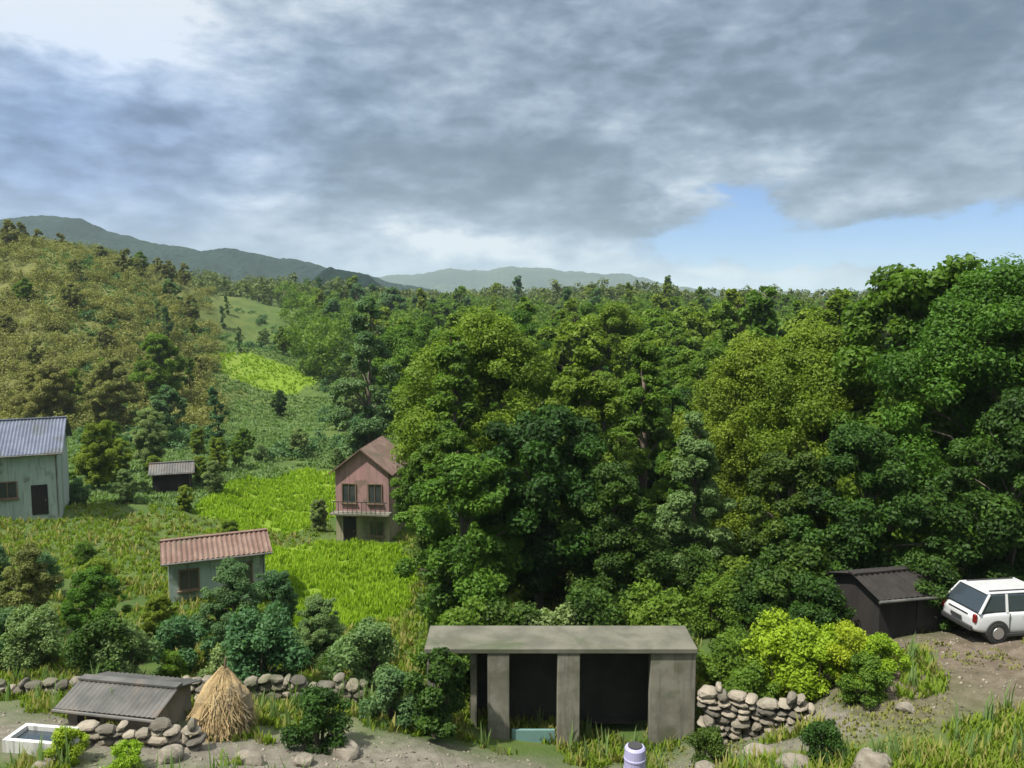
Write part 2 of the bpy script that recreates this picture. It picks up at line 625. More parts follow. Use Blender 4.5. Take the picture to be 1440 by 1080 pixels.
def build_ground():
    A = np.linspace(-1.35, 1.35, 420)
    A = np.tan(A * .72) * 1.25
    R = np.concatenate([np.linspace(-40, 1, 14), np.geomspace(2.0, 700, 520), np.geomspace(720, 14000, 30)])
    g, r = np.meshgrid(A, R)
    y = r
    x = g * (np.maximum(r, 0) + 12)
    z = gz(x, y)
    far = r > 650
    z = np.where(far, z - (r - 650) * .012, z)
    V = np.stack([x, y, z], -1).reshape(-1, 3)
    nr, nc = x.shape
    i = np.arange(nr - 1)[:, None] * nc + np.arange(nc - 1)[None]
    Fq = np.stack([i, i + 1, i + nc + 1, i + nc], -1).reshape(-1, 4)
    m, t = new_mat('meadow_ground')
    at = t.n('ShaderNodeAttribute', attribute_name='cover')
    sp = t.n('ShaderNodeSeparateColor')
    t.put(sp.inputs[0], at.outputs['Color'])
    geo = t.n('ShaderNodeNewGeometry')
    pos = geo.outputs['Position']
    n1 = t.noise(pos, 0.25, 6, .6, .4)
    n2 = t.noise(pos, 2.2, 6, .65)
    n3 = t.noise(pos, 14, 4, .65)
    grass = t.mix(t.smooth(n1, .35, .65), (.052, .095, .022, 1), (.090, .130, .032, 1))
    grass = t.mix(t.smooth(n2, .52, .7), grass, (.095, .088, .045, 1))
    grass = t.mix(t.m('MULTIPLY', n3, .6), grass, (.035, .055, .018, 1))
    field = t.mix(n2, (.10, .165, .016, 1), (.15, .22, .024, 1))
    dirt = t.mix(t.smooth(n2, .35, .7), (.090, .070, .052, 1), (.150, .122, .095, 1))
    dirt = t.mix(t.smooth(n3, .55, .75), dirt, (.12, .095, .07, 1))
    stone = t.mix(t.smooth(n2, .35, .65), (.12, .110, .088, 1), (.18, .165, .135, 1))
    dry = t.mix(t.smooth(n1, .35, .65), (.085, .098, .030, 1), (.130, .132, .046, 1))
    dry = t.mix(t.smooth(n2, .5, .75), dry, (.055, .065, .022, 1))
    c = t.mix(sp.outputs[0], grass, field)
    c = t.mix(sp.outputs[1], c, dirt)
    c = t.mix(sp.outputs[2], c, stone)
    c = t.mix(at.outputs['Alpha'], c, dry)
    p = t.n('ShaderNodeBsdfPrincipled')
    t.put(p.inputs['Base Color'], c)
    p.inputs['Roughness'].default_value = 1.0
    p.inputs['Specular IOR Level'].default_value = .1
    b = t.n('ShaderNodeBump')
    b.inputs['Strength'].default_value = .7
    b.inputs['Distance'].default_value = .08
    t.put(b.inputs['Height'], t.m('ADD', n2, n3))
    t.put(p.inputs['Normal'], b.outputs[0])
    finish(t, p.outputs[0])
    me = np_mesh('ground', V, Fq, [m], smooth=True)
    ca = me.attributes.new('cover', 'FLOAT_COLOR', 'POINT')
    ca.data.foreach_set('color', ground_kind(x.ravel(), y.ravel()).astype(np.float32).ravel())
    tag(link('ground', me), kind='structure')


build_ground()

# ------------------------------------------------------------------ distant ridges


def ridge(name, Y, prof, depth, mat, seed, rough):
    """prof: list of (px, py) skyline at depth Y"""
    pxs = np.array([p[0] for p in prof], float)
    pys = np.array([p[1] for p in prof], float)
    n = 700
    px = np.linspace(pxs[0], pxs[-1], n)
    py = np.interp(px, pxs, pys)
    hz = CAMZ + Y * np.tan(np.arctan((540 - py) / F) - PITCH)
    x = (px - 720) / F * Y
    hz = hz + (fbm(x / Y * 26, np.zeros(n) + seed, seed) - .47) * rough + (fbm(x / Y * 260, np.zeros(n) + seed, seed + 3) - .47) * rough * .22
    m_ = 110
    T = np.linspace(-1, 1, m_)
    base = -60.0
    V = np.zeros((m_, n, 3))
    for j, tt in enumerate(T):
        sh = (1 - abs(tt) ** 1.25)
        yy = Y + tt * depth
        zz = base + (hz - base) * sh
        gul = (fbm(x / Y * 40, np.zeros(n) + tt * 4, seed + 5) - .47) * rough * 1.8 * (1 - sh) * sh * 4
        V[j, :, 0] = x
        V[j, :, 1] = yy + (fbm(x / Y * 18, np.zeros(n) + tt * 2, seed + 9) - .5) * depth * .25
        V[j, :, 2] = zz + gul
    V = V.reshape(-1, 3)
    i = np.arange(m_ - 1)[:, None] * n + np.arange(n - 1)[None]
    Fq = np.stack([i, i + 1, i + n + 1, i + n], -1).reshape(-1, 4)
    me = np_mesh(name, V, Fq, [mat], smooth=True)
    return tag(link(name, me), kind='structure')


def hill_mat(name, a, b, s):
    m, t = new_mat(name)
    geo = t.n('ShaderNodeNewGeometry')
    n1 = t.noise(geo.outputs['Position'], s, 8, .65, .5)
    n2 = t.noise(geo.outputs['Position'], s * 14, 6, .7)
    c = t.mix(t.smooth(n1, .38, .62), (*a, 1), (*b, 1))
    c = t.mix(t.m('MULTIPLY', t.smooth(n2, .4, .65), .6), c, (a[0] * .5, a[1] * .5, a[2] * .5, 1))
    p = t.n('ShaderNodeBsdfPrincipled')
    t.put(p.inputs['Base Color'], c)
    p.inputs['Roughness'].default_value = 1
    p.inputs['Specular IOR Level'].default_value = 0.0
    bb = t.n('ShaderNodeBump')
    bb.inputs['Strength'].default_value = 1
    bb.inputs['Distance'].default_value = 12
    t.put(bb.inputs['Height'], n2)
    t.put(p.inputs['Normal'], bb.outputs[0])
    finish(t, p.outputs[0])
    return m


HM1 = hill_mat('shaded_wooded_hillside', (.012, .030, .022), (.026, .052, .034), .006)  # dark teal: cloud shadow over the wooded ridges is put into the colour
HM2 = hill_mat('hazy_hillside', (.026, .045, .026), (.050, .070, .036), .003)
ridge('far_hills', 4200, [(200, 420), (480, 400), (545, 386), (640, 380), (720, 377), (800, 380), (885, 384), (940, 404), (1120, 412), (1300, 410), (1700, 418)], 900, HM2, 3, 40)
ridge('mountain', 1500, [(-500, 300), (-100, 300), (0, 312), (60, 303), (130, 306), (180, 330), (230, 344), (330, 352), (420, 366), (520, 384), (570, 402), (640, 416), (760, 428), (900, 440)], 500, HM1, 11, 14)
ridge('wooded_hill', 800, [(380, 430), (440, 400), (470, 378), (520, 388), (560, 408), (640, 420), (750, 422), (850, 408), (940, 410), (1040, 414), (1120, 434), (1190, 440), (1240, 414), (1500, 400), (1900, 400)], 260, HM1, 23, 8)

# ------------------------------------------------------------------ foliage


def leaves_from_clumps(r, C, R, per, size, flat=.75, ctr=None, spread=1.0):
    """C (k,3) clump centres, R (k) radii -> verts, faces, tone"""
    k = len(C)
    per = np.maximum((per * (R / R.mean()) ** 2).astype(int), 8)
    idx = np.repeat(np.arange(k), per)
    n = len(idx)
    d = r.normal(size=(n, 3))
    d /= np.linalg.norm(d, axis=1)[:, None]
    rr = r.random(n) ** .5 * (1 + .22 * r.random(n) ** 3)
    p = C[idx] + d * (R[idx] * rr * spread)[:, None] * np.array([1, 1, flat])
    nrm = d * .7 + r.normal(size=(n, 3)) * .55 + np.array([0, 0, .55])
    nrm /= np.linalg.norm(nrm, axis=1)[:, None]
    a = np.cross(nrm, r.normal(size=(n, 3)))
    a /= np.linalg.norm(a, axis=1)[:, None] + 1e-9
    b = np.cross(nrm, a)
    s = size * (.6 + .8 * r.random(n))
    l = (s * .62)[:, None]
    w = (s * .36)[:, None]
    V = np.stack([p - a * l, p - b * w + nrm * w * .25, p + a * l - nrm * l * .2, p + b * w + nrm * w * .25], 1).reshape(-1, 3)
    ct = r.random(k)
    tone = np.clip(.18 + .5 * ct[idx] + .32 * (r.random(n) - .3), 0, 1)
    Fq = np.arange(4 * n).reshape(-1, 4)
    return V, Fq, np.repeat(tone, 4)


def crown_points(r, H, Rw, base, k, shape):
    """clump centres inside a crown envelope"""
    C, S = [], []
    while len(C) < k:
        u = r.random()
        th = r.random() * 2 * math.pi
        if shape == 'upright':
            env = math.sin(math.pi * min(1, u * .92 + .06)) ** .55 * (1.05 - .45 * u)
        elif shape == 'broad':
            env = math.sin(math.pi * (u * .86 + .12)) ** .6
        elif shape == 'cone':
            env = (1 - u) ** .8 * .95 + .05
        else:
            env = math.sin(math.pi * (u * .88 + .08)) ** .5 * (1 - .25 * u)
        env *= .84 + .24 * math.sin(th * 2 + u * 6) + .12 * math.sin(th * 5 + u * 9)
        q = r.random() ** .42
        C.append((math.cos(th) * env * Rw * q, math.sin(th) * env * Rw * q, base + u * (H - base)))
        S.append(Rw * (.11 + .19 * r.random() ** 1.4) * (1 - .25 * u))
    return np.array(C), np.array(S)


def make_tree(name, seed, H, Rw, base, k, per, size, shape='round', mat='green', flat=.75, lean=.04):
    r = np.random.default_rng(seed)
    root = empty(name, (0, 0, 0))
    C, S = crown_points(r, H, Rw, base, k, shape)
    tb = MB()
    nseg = 9
    lx, ly = r.normal() * lean * H, r.normal() * lean * H
    tp = []
    for i in range(nseg):
        u = i / (nseg - 1)
        tp.append(Vector((lx * u * u + math.sin(u * 5 + seed) * .12, ly * u * u + math.cos(u * 4 + seed) * .12, u * H * .86 - .3)))
    tr = H * .018 + .05
    rs = [tr * (1.5 if i == 0 else 1) * (1 - .82 * i / (nseg - 1)) + .012 for i in range(nseg)]
    tb.tube(tp, rs, 8)
    for j in r.choice(k, min(k, 34), replace=False):
        e = Vector(C[j])
        u = max(.22, min(.9, (e.z - Rw * .5) / (H * .86)))
        u = min(u, .95)
        fi = u * (nseg - 1)
        i0 = int(fi)
        s0 = tp[i0].lerp(tp[min(i0 + 1, nseg - 1)], fi - i0)
        mid = s0.lerp(e, .5) + Vector((r.normal() * .15, r.normal() * .15, .12 * (e - s0).length))
        rr = rs[min(i0, nseg - 1)] * .48
        tb.tube([s0, mid, e], [rr, rr * .6, .015], 5, False)
    tb.build('trunk', BARK, root, smooth=True)
    C = C + np.array([lx, ly, 0]) * ((C[:, 2:3] / H) ** 2)
    V, Fq, tone = leaves_from_clumps(r, C, S, per, size, flat)
    link('crown', np_mesh('crown', V, Fq, [L[mat]], tone), root)
    return root


def make_bush(name, seed, H, Rw, k, per, size, mat='green'):
    r = np.random.default_rng(seed)
    root = empty(name, (0, 0, 0))
    C, S = crown_points(r, H, Rw, H * .12, k, 'round')
    tb = MB()
    for j in range(0, k, 2):
        e = Vector(C[j])
        tb.tube([(e.x * .1, e.y * .1, -.15), (e.x * .6, e.y * .6, e.z * .55), e], [.03, .02, .008], 5, False)
    tb.build('stem', BARK, root)
    V, Fq, tone = leaves_from_clumps(r, C, S * 1.25, per, size, .85)
    link('foliage', np_mesh('foliage', V, Fq, [L[mat]], tone), root)
    return root


def set_mat(root, mat):
    for c in root.children:
        if c.name.split('.')[0] in ('crown', 'foliage'):
            c.material_slots[0].link = 'OBJECT'
            c.material_slots[0].material = L[mat]


PROTO = {
    'broad1': make_tree('broadleaf_tree', 1, 12, 5.2, 3.0, 120, 560, .185, 'broad'),
    'broad2': make_tree('broadleaf_tree', 2, 11, 4.6, 2.2, 115, 560, .18, 'broad'),
    'round1': make_tree('broadleaf_tree', 3, 10, 3.6, 1.6, 105, 520, .165, 'round'),
    'round2': make_tree('broadleaf_tree', 4, 10, 3.8, 1.8, 105, 520, .165, 'round'),
    'up1': make_tree('slender_tree', 5, 14, 2.6, 2.0, 110, 480, .16, 'upright'),
    'up2': make_tree('slender_tree', 6, 13, 2.9, 2.4, 105, 480, .16, 'upright'),
    'airy': make_tree('slender_tree', 8, 13, 3.0, 3.0, 62, 420, .16, 'upright'),
    'far1': make_tree('broadleaf_tree', 9, 11, 4.4, 1.5, 80, 150, .38, 'broad'),
    'far2': make_tree('broadleaf_tree', 10, 11, 3.6, 1.2, 74, 150, .36, 'round'),
    'far3': make_tree('slender_tree', 12, 13, 2.6, 1.2, 70, 140, .34, 'upright'),
    'giant': make_tree('broadleaf_tree', 14, 17, 6.6, 2.5, 230, 560, .17, 'broad'),
    'bush1': make_bush('shrub', 21, 1.8, 1.3, 44, 230, .08),
    'bush2': make_bush('shrub', 22, 2.6, 1.6, 56, 270, .095),
    'bushn': make_bush('shrub', 26, 2.6, .95, 46, 300, .09),
    'bush3': make_bush('shrub', 23, 1.2, 1.0, 30, 180, .07),
}
USED = set()


def plant(kind, x, y, h, mat, label, cat='tree', group=None, rz=None, wide=1.0, dz=-.1):
    pr = PROTO[kind]
    if kind in USED:
        o = copy_tree(pr)
    else:
        o = pr
        USED.add(kind)
    H = {'b': 12, 'r': 10, 'u': 14, 'a': 13, 'f': 11.5, 'g': 17}[kind[0]] if not kind.startswith('bush') else {'1': 1.8, '2': 2.6, '3': 1.2, 'n': 2.6}[kind[-1]]
    s = h / H
    o.scale = (s * wide, s * wide, s)
    o.location = (x, y, gz1(x, y) + dz)
    o.rotation_euler = (0, 0, random.random() * 6.28 if rz is None else rz)
    set_mat(o, mat)
    for key in ('group',):
        if key in o:
            del o[key]
    tag(o, label, cat, group)
    return o


def tree_top(kind, px, top_py, Y, mat, label, group=None, wide=1.0, dy=0):
    """a tree rooted on the ground at column px, depth Y whose top reaches top_py"""
    x = (px - 720) / F * Y
    t = P(px, top_py, Y)
    h = t.z - gz1(x, Y)
    return plant(kind, x, Y, max(h, 2.0), mat, label, 'tree', group, wide=wide)


random.seed(5)
# named trees: (kind, px, top py, depth, material, label)
NAMED = [
    ('giant', 1420, 378, 34, 'green', 'largest green tree, rising above the white car at the right edge'),
    ('round1', 1285, 380, 38, 'green', 'rounded green tree on the skyline just left of the largest right-hand tree'),
    ('giant', 1170, 462, 42, 'olive', 'spreading yellow-green tree behind the timber shed'),
    ('giant', 1075, 480, 46, 'olive', 'yellow-green tree between the shelter and the timber shed, behind the others'),
    ('round1', 1110, 640, 33, 'deep', 'low dark rounded tree directly behind the lime green bush'),
    ('round2', 1230, 600, 31, 'deep', 'dark rounded tree standing over the timber shed roof'),
    ('round1', 1440, 560, 29, 'deep', 'dark leafy tree behind the white car, cut by the right edge'),
    ('up2', 985, 560, 37, 'pale', 'slim pale green tree to the right of the shelter roof'),
    ('up1', 905, 470, 44, 'green', 'slender green tree behind the right end of the shelter'),
    ('up2', 835, 462, 41, 'green', 'slender green tree behind the shelter ridge, a little right of it'),
    ('broad2', 760, 545, 37, 'deep', 'dark broad tree right behind the shelter ridge'),
    ('giant', 690, 446, 50, 'olive', 'wide yellow-green tree crowning the wood behind the shelter'),
    ('up1', 640, 470, 43, 'green', 'slender green tree behind the left end of the shelter'),
    ('round2', 655, 640, 34, 'green', 'rounded green tree close behind the left half of the shelter roof'),
    ('round1', 865, 655, 34, 'deep', 'dark rounded tree close behind the right half of the shelter roof'),
    ('up2', 596, 545, 54, 'green', 'green tree just right of the pink house'),
    ('airy', 520, 420, 75, 'cool', 'tall airy tree standing behind the pink house'),
    ('round1', 318, 792, 31, 'cool', 'bushy blue-green tree in front of the red roofed house'),
    ('round2', 375, 800, 34, 'cool', 'bluish green tree between the red roofed house and the lower lime field'),
    ('round2', 440, 838, 30, 'pale', 'light green bushy tree below the lime terraces'),
    ('round2', 110, 800, 31, 'green', 'dark leafy tree at lower left behind the grey roofed shed'),
    ('round1', 20, 770, 33, 'dry', 'olive brown tree at the left edge below the blue roofed house'),
    ('round1', 205, 835, 33, 'olive', 'small olive tree left of the bushy blue-green tree'),
    ('broad2', 60, 500, 108, 'dry', 'dull olive tree on the slope above the blue roofed house'),
    ('round2', 150, 505, 105, 'dry', 'dark olive tree at the lower edge of the dry hillside'),
    ('round2', 225, 470, 120, 'olive', 'dark olive tree at the right foot of the dry hillside'),
    ('round1', 130, 595, 68, 'olive', 'rounded olive tree immediately right of the blue roofed house'),
    ('round2', 205, 575, 80, 'pale', 'pale green tree in the middle of the left terraces'),
    ('round1', 392, 549, 130, 'deep', 'single dark tree below the highest lime terrace'),
]
for kind, px, py, Y, mt, lb in NAMED:
    tree_top(kind, px, py, Y, mt, lb)

# mid-distance wood: individual trees on the slopes
r = np.random.default_rng(77)
G1 = 'trees of the wood behind the shelter'
placed = [(P(px, py, Y).x, Y) for _, px, py, Y, _, _ in NAMED]


ADJ = {'deep': 'dark green', 'green': 'green', 'olive': 'yellow-green', 'cool': 'bluish green', 'pale': 'pale green', 'dry': 'dull olive', 'lime': 'lime green'}
MARKS = [(-200, 'beside the left edge'), (25, 'over the blue roof ridge'), (60, 'above the blue roofed house'), (150, 'just right of the blue roof'), (230, 'above the dark field hut'),
         (300, 'above the red roof'), (370, 'above the upper lime field'), (440, 'left of the pink house'), (500, 'above the pink house'),
         (560, 'just right of the pink house'), (630, 'above the shelter left end'), (700, 'above the left bay'),
         (770, 'above the shelter middle'), (840, 'above the right bay'), (910, 'above the shelter right end'),
         (985, 'above the right-hand stone wall'), (1060, 'above the tallest lime bush'), (1130, 'above the lowest lime bushes'),
         (1200, 'above the timber shed'), (1280, 'right of the timber shed'), (1350, 'above the white car'), (1430, 'beside the right edge')]
SEEN = {}


def describe(kind, mat, px, Y, tail):
    form = 'bush' if kind.startswith('bush') else ('slender tree' if kind in ('up1', 'up2', 'airy', 'far3') else
                                                   'broad tree' if kind in ('broad1', 'broad2', 'far1', 'giant') else 'rounded tree')
    mk = [m_ for p_, m_ in MARKS if px >= p_ - 5][-1] if px >= -205 else MARKS[0][1]
    lb = ADJ[mat] + ' ' + form + ' ' + tail(Y) + ' ' + mk
    return lb


def wood(n, pxr, Yr, hr, kinds, mats, tail, group, mind=4.5, avoid=None):
    c = 0
    tries = 0
    while c < n and tries < n * 40:
        tries += 1
        Y = math.exp(r.uniform(math.log(Yr[0]), math.log(Yr[1])))
        px = r.uniform(*pxr)
        x = (px - 720) / F * Y
        if avoid and avoid(x, Y, px):
            continue
        if any((x - a) ** 2 + (Y - b) ** 2 < mind ** 2 for a, b in placed):
            continue
        placed.append((x, Y))
        kd = kinds[r.integers(len(kinds))]
        mt = mats[r.integers(len(mats))]
        plant(kd, x, Y, r.uniform(*hr), mt, describe(kd, mt, px, Y, tail), 'tree', group)
        c += 1


def inf(x, Y, px):
    """in a crop field, or standing in the line between the viewpoint and one"""
    if field_mask(np.array([x]), np.array([Y]))[0]:
        return True
    if 295 < px < 455 and 100 < Y < 148:
        return True
    if 360 < px < 450 and 52 < Y < 60:
        return True
    return False


def bands(*bs):
    def f(Y):
        for lim, tx in bs:
            if Y < lim:
                return tx
        return bs[-1][1]
    return f


wood(26, (600, 1500), (50, 72), (8.5, 12), ['broad2', 'round1', 'up1', 'up2', 'round2'], ['green', 'olive', 'green', 'deep'],
     bands((57, 'in the near wood'), (64, 'deeper in the wood'), (99, 'at the back of the wood')), G1)
wood(74, (560, 1560), (75, 130), (10.5, 15), ['far1', 'far2', 'far3', 'broad1'], ['olive', 'green', 'olive', 'green', 'olive'],
     bands((90, 'at the wooded slope foot'), (108, 'low on the wooded slope'), (200, 'midway up the slope')), 'trees on the slope beyond the shelter', 5.5)
wood(100, (430, 1600), (130, 330), (9, 14), ['far1', 'far2', 'far3'], ['olive', 'green', 'cool', 'olive'],
     bands((165, 'high on the slope'), (200, 'near the top of the slope'), (250, 'on the first crest'), (400, 'on the farthest crest')), 'trees of the upper wooded slope', 6.5)
wood(42, (-50, 290), (112, 250), (3.5, 7.5), ['far1', 'far2'], ['dry', 'dry', 'dry', 'olive'],
     bands((128, 'at the dry hill foot'), (145, 'low on the dry hill'), (170, 'on the hill face'), (205, 'high on the dry hill'), (400, 'on the dry hill top')), 'trees on the dry hillside', 6.5, inf)
wood(44, (220, 560), (92, 230), (3.5, 6.5), ['far1', 'far2', 'far3'], ['cool', 'pale', 'green'],
     bands((115, 'below the far terraces'), (155, 'between the far terraces'), (400, 'on the top terrace')), 'trees among the far terraces', 6.0, inf)
wood(12, (100, 480), (60, 90), (2.0, 3.6), ['round1', 'round2'], ['pale', 'olive', 'pale'],
     bands((72, 'small on the near terraces'), (99, 'small on the middle terraces')), 'small trees on the left terraces', 4.5, inf)
print('placed', len(placed))

# far forest: one mass
def clump_mass(name, n, pxr, Yr, hr, wr, per, size, mat, label, cat, seed, parts=7, keep=None):
    rr = np.random.default_rng(seed)
    Y = np.exp(rr.uniform(math.log(Yr[0]), math.log(Yr[1]), n))
    px = rr.uniform(pxr[0], pxr[1], n)
    x = (px - 720) / F * Y
    if keep is not None:
        k = keep(x, Y, px)
        x, Y = x[k], Y[k]
    z = gz(x, Y)
    n = len(x)
    h = np.repeat(rr.uniform(*hr, n), parts)
    w = np.repeat(rr.uniform(*wr, n), parts)
    x, Y, z = (np.repeat(q, parts) for q in (x, Y, z))
    N = n * parts
    t_ = rr.random(N)
    C = np.stack([x + rr.normal(size=N) * w * .45, Y + rr.normal(size=N) * w * .45, z + h * (.15 + .75 * t_)], -1)
    V, Fq, tone = leaves_from_clumps(rr, C, w * .45, per, size, .9)
    tag(link(name, np_mesh(name, V, Fq, [L[mat]], tone)), label, cat, kind='stuff')


clump_mass('forest', 1900, (-300, 1750), (290, 650), (8, 13), (3, 4.5), 30, .95, 'far',
           'continuous far green forest covering the low ridges below the sky', 'forest', 4)
clump_mass('far_woodland', 900, (400, 1650), (150, 300), (7, 11), (2.6, 4), 60, .5, 'green',
           'unbroken green woodland between the separate trees of the upper slope', 'woodland', 14)
clump_mass('hill_scrub', 2300, (-260, 300), (104, 262), (.8, 2.8), (1.2, 2.8), 62, .25, 'dry',
           'dense dull olive scrub covering the dry hillside at left', 'scrub', 24, 4)
clump_mass('terrace_scrub', 900, (100, 560), (92, 240), (.5, 2.0), (.8, 1.8), 34, .30, 'cool',
           'low green scrub along the edges of the far terraces', 'scrub', 34, 4,
           lambda x, Y, px: ~(field_mask(x, Y) | ((px > 300) & (px < 450) & (Y > 98) & (Y < 160))) & (fbm(x * .08, Y * .12, 61) > .44))

# shrubs placed by hand
for i, (kind, px, Y, h, mt, lb) in enumerate([
    ('bush2', 1112, 25.2, 2.8, 'lime', 'tallest lime green bush, at the upper left end of the row by the brown yard'),
    ('bush2', 1165, 24.2, 2.2, 'lime', 'second lime green bush of the row, counted from the upper left end'),
    ('bush2', 1218, 23.6, 1.8, 'lime', 'third lime green bush of the row, counted from the upper left end'),
    ('bush1', 1262, 23.0, 1.2, 'lime', 'lowest lime green bush, at the right end of the row by the brown yard'),
    ('bush2', 1065, 24.6, 2.0, 'green', 'mid green bush under the left end of the lime bush row'),
    ('bush2', 785, 28.3, 3.1, 'pale', 'pale green bush behind the middle of the shelter roof'),
    ('bush2', 730, 28.4, 3.4, 'deep', 'dark bush leaning over the back of the shelter roof, left of the pale one'),
    ('bush2', 835, 28.6, 3.6, 'deep', 'dark bush leaning over the back of the shelter roof, right of the pale one'),
    ('bush2', 650, 28.4, 3.3, 'green', 'green bush behind the left end of the shelter roof'),
    ('bush2', 925, 28.4, 3.5, 'green', 'green bush behind the right end of the shelter roof'),
    ('bush2', 1045, 25.8, 2.6, 'green', 'mid green bush against the left side of the lime bushes'),
    ('bush1', 1240, 22.0, 1.3, 'green', 'low green bush below the third lime bush'),
    ('bush1', 1010, 21.5, 1.1, 'deep', 'dark low bush on the stone bank right of the shelter'),
    ('bushn', 612, 23.8, 2.9, 'deep', 'upright dark green bush in front of the left end of the shelter'),
    ('bush1', 545, 24.6, 1.7, 'cool', 'small bluish green bush left of the shelter'),
    ('bush1', 505, 27.5, 2.3, 'pale', 'pale bush behind the small bluish bush left of the shelter'),
    ('bush1', 435, 22.0, 1.7, 'deep', 'dark bush beside the haystack, on its right'),
    ('bush1', 120, 27.0, 2.2, 'deep', 'dark bush behind the grey roofed shed'),
    ('bush2', 350, 27.0, 3.0, 'cool', 'blue-green bush behind the haystack'),
    ('bush1', 60, 19.6, .9, 'lime', 'small yellow-green bush near the lower left corner'),
    ('bush3', 150, 19.2, .8, 'lime', 'tiny yellow-green bush at the bottom edge, left'),
    ('bush1', 1180, 18.9, 1.0, 'deep', 'dark bush near the bottom edge below the lime bushes'),
    ('bush2', 1330, 27.4, 2.6, 'deep', 'dark bush squeezed between timber shed and white car'),
]):
    x = (px - 720) / F * Y
    plant(kind, x, Y, h, mt, lb, 'bush')

# understorey: scattered low bushes, one kind, individually placed
r = np.random.default_rng(31)
cnt = 0
while cnt < 120:
    Y = math.exp(r.uniform(math.log(26.8), math.log(95)))
    px = r.uniform(-60, 1500)
    x = (px - 720) / F * Y
    if inf(x, Y, px) or (px > 1170 and Y < 33) or (600 < px < 1000 and Y < 31) or (450 < px < 610 and 33 < Y < 62):
        continue
    if any((x - a) ** 2 + (Y - b) ** 2 < q for a, b, q in [(-31, 56, 50), (-16, 41, 30), (-12, 63, 30)]):
        continue
    right = px > 580
    kd = 'bush2' if r.random() < .6 else 'bush1'
    mt = ['deep', 'green', 'deep'][r.integers(3)] if right else ['olive', 'pale', 'green', 'cool'][r.integers(4)]
    tl = bands((34, 'in the nearest undergrowth'), (45, 'in the undergrowth'), (62, 'deep in the undergrowth'), (200, 'far back under the trees')) if right else \
        bands((34, 'low on the near bank'), (45, 'on the lower terraces'), (62, 'on the middle terraces'), (200, 'on the upper terraces'))
    plant(kd, x, Y, r.uniform(1.2, 3.0) * (1.2 if right else .75), mt, describe(kd, mt, px, Y, tl),
          'bush', 'undergrowth bushes of the wood' if right else 'bushes on the left terraces')
    cnt += 1


# ground cover -------------------------------------------------------------
def blades(name, n, region, hgt, mat, label, cat, seed, width=.02, lean=.5, per=5, keep=None):
    rr = np.random.default_rng(seed)
    px = rr.uniform(region[0], region[1], n)
    Y = np.exp(rr.uniform(math.log(region[2]), math.log(region[3]), n))
    x = (px - 720) / F * Y
    if keep is not None:
        k = keep(x, Y, px)
        x, Y = x[k], Y[k]
    z = gz(x, Y)
    n = len(x)
    pt = np.clip((fbm(x * .5, Y * .35, seed) - .25) * 1.6, 0, 1)
    x, Y, z = (np.repeat(q, per) for q in (x, Y, z))
    N = n * per
    tw = np.clip(np.repeat(pt * .8 + rr.random(n) * .3, per), 0, 1)
    x = x + rr.normal(size=N) * .07
    Y = Y + rr.normal(size=N) * .07
    sc_ = (Y / 22) ** .6
    h = hgt * (.5 + rr.random(N)) * (.7 + .6 * tw)
    th = rr.random(N) * 6.283
    dx, dy = np.cos(th), np.sin(th)
    w = width * sc_ * (1 + rr.random(N))
    b = np.stack([x, Y, z - .03], -1)
    s = np.stack([-dy * w, dx * w, np.zeros(N)], -1)
    ln = np.stack([dx * h * lean, dy * h * lean, h], -1)
    ln2 = np.stack([dx * h * lean * .35, dy * h * lean * .35, h * .6], -1)
    V = np.stack([b - s, b + s, b + ln2 + s * .8, b + ln2 - s * .8, b + ln], 1).reshape(-1, 3)
    i = np.arange(N)[:, None] * 5
    tri = np.concatenate([i + np.array([0, 1, 2]), i + np.array([0, 2, 3]), i + np.array([3, 2, 4])], 0)
    tone = np.repeat(np.clip(.25 + .5 * tw + .25 * rr.random(N), 0, 1), 5)
    o = link(name, np_mesh(name, V, tri, [L[mat]], tone))
    tag(o, label, cat, kind='stuff')


def not_bare(x, Y, px):
    k = ground_kind(x, Y)
    q = fbm(x * .5, Y * .5, 41)
    return (k[:, 0] < .5) & (k[:, 1] < .35) & (k[:, 2] < .25) & (q > .36) | ((q > .62) & (k[:, 0] < .5))


blades('grass', 60000, (-120, 1560, 13, 70), .22, 'olive', 'short rough green grass on banks and terraces', 'grass', 51, keep=not_bare)
blades('meadow_weeds', 12000, (-120, 1560, 13, 60), .34, 'dry', 'dull yellowish weeds between the rough grass', 'weeds', 52, keep=not_bare)
blades('terrace_grass', 42000, (60, 580, 64, 210), .30, 'pale', 'soft green meadow grass on the far terraces', 'grass', 54, width=.03,
       keep=lambda x, Y, px: ~field_mask(x, Y) & (fbm(x * .2, Y * .2, 44) > .30))
blades('young_crop', 62000, (180, 640, 34, 195), .32, 'lime', 'bright lime green young crop filling the terraced fields', 'crop', 53,
       width=.022, lean=.3, keep=lambda x, Y, px: field_mask(x, Y) & (fbm(x * .8, Y * .8, 77) > .33))

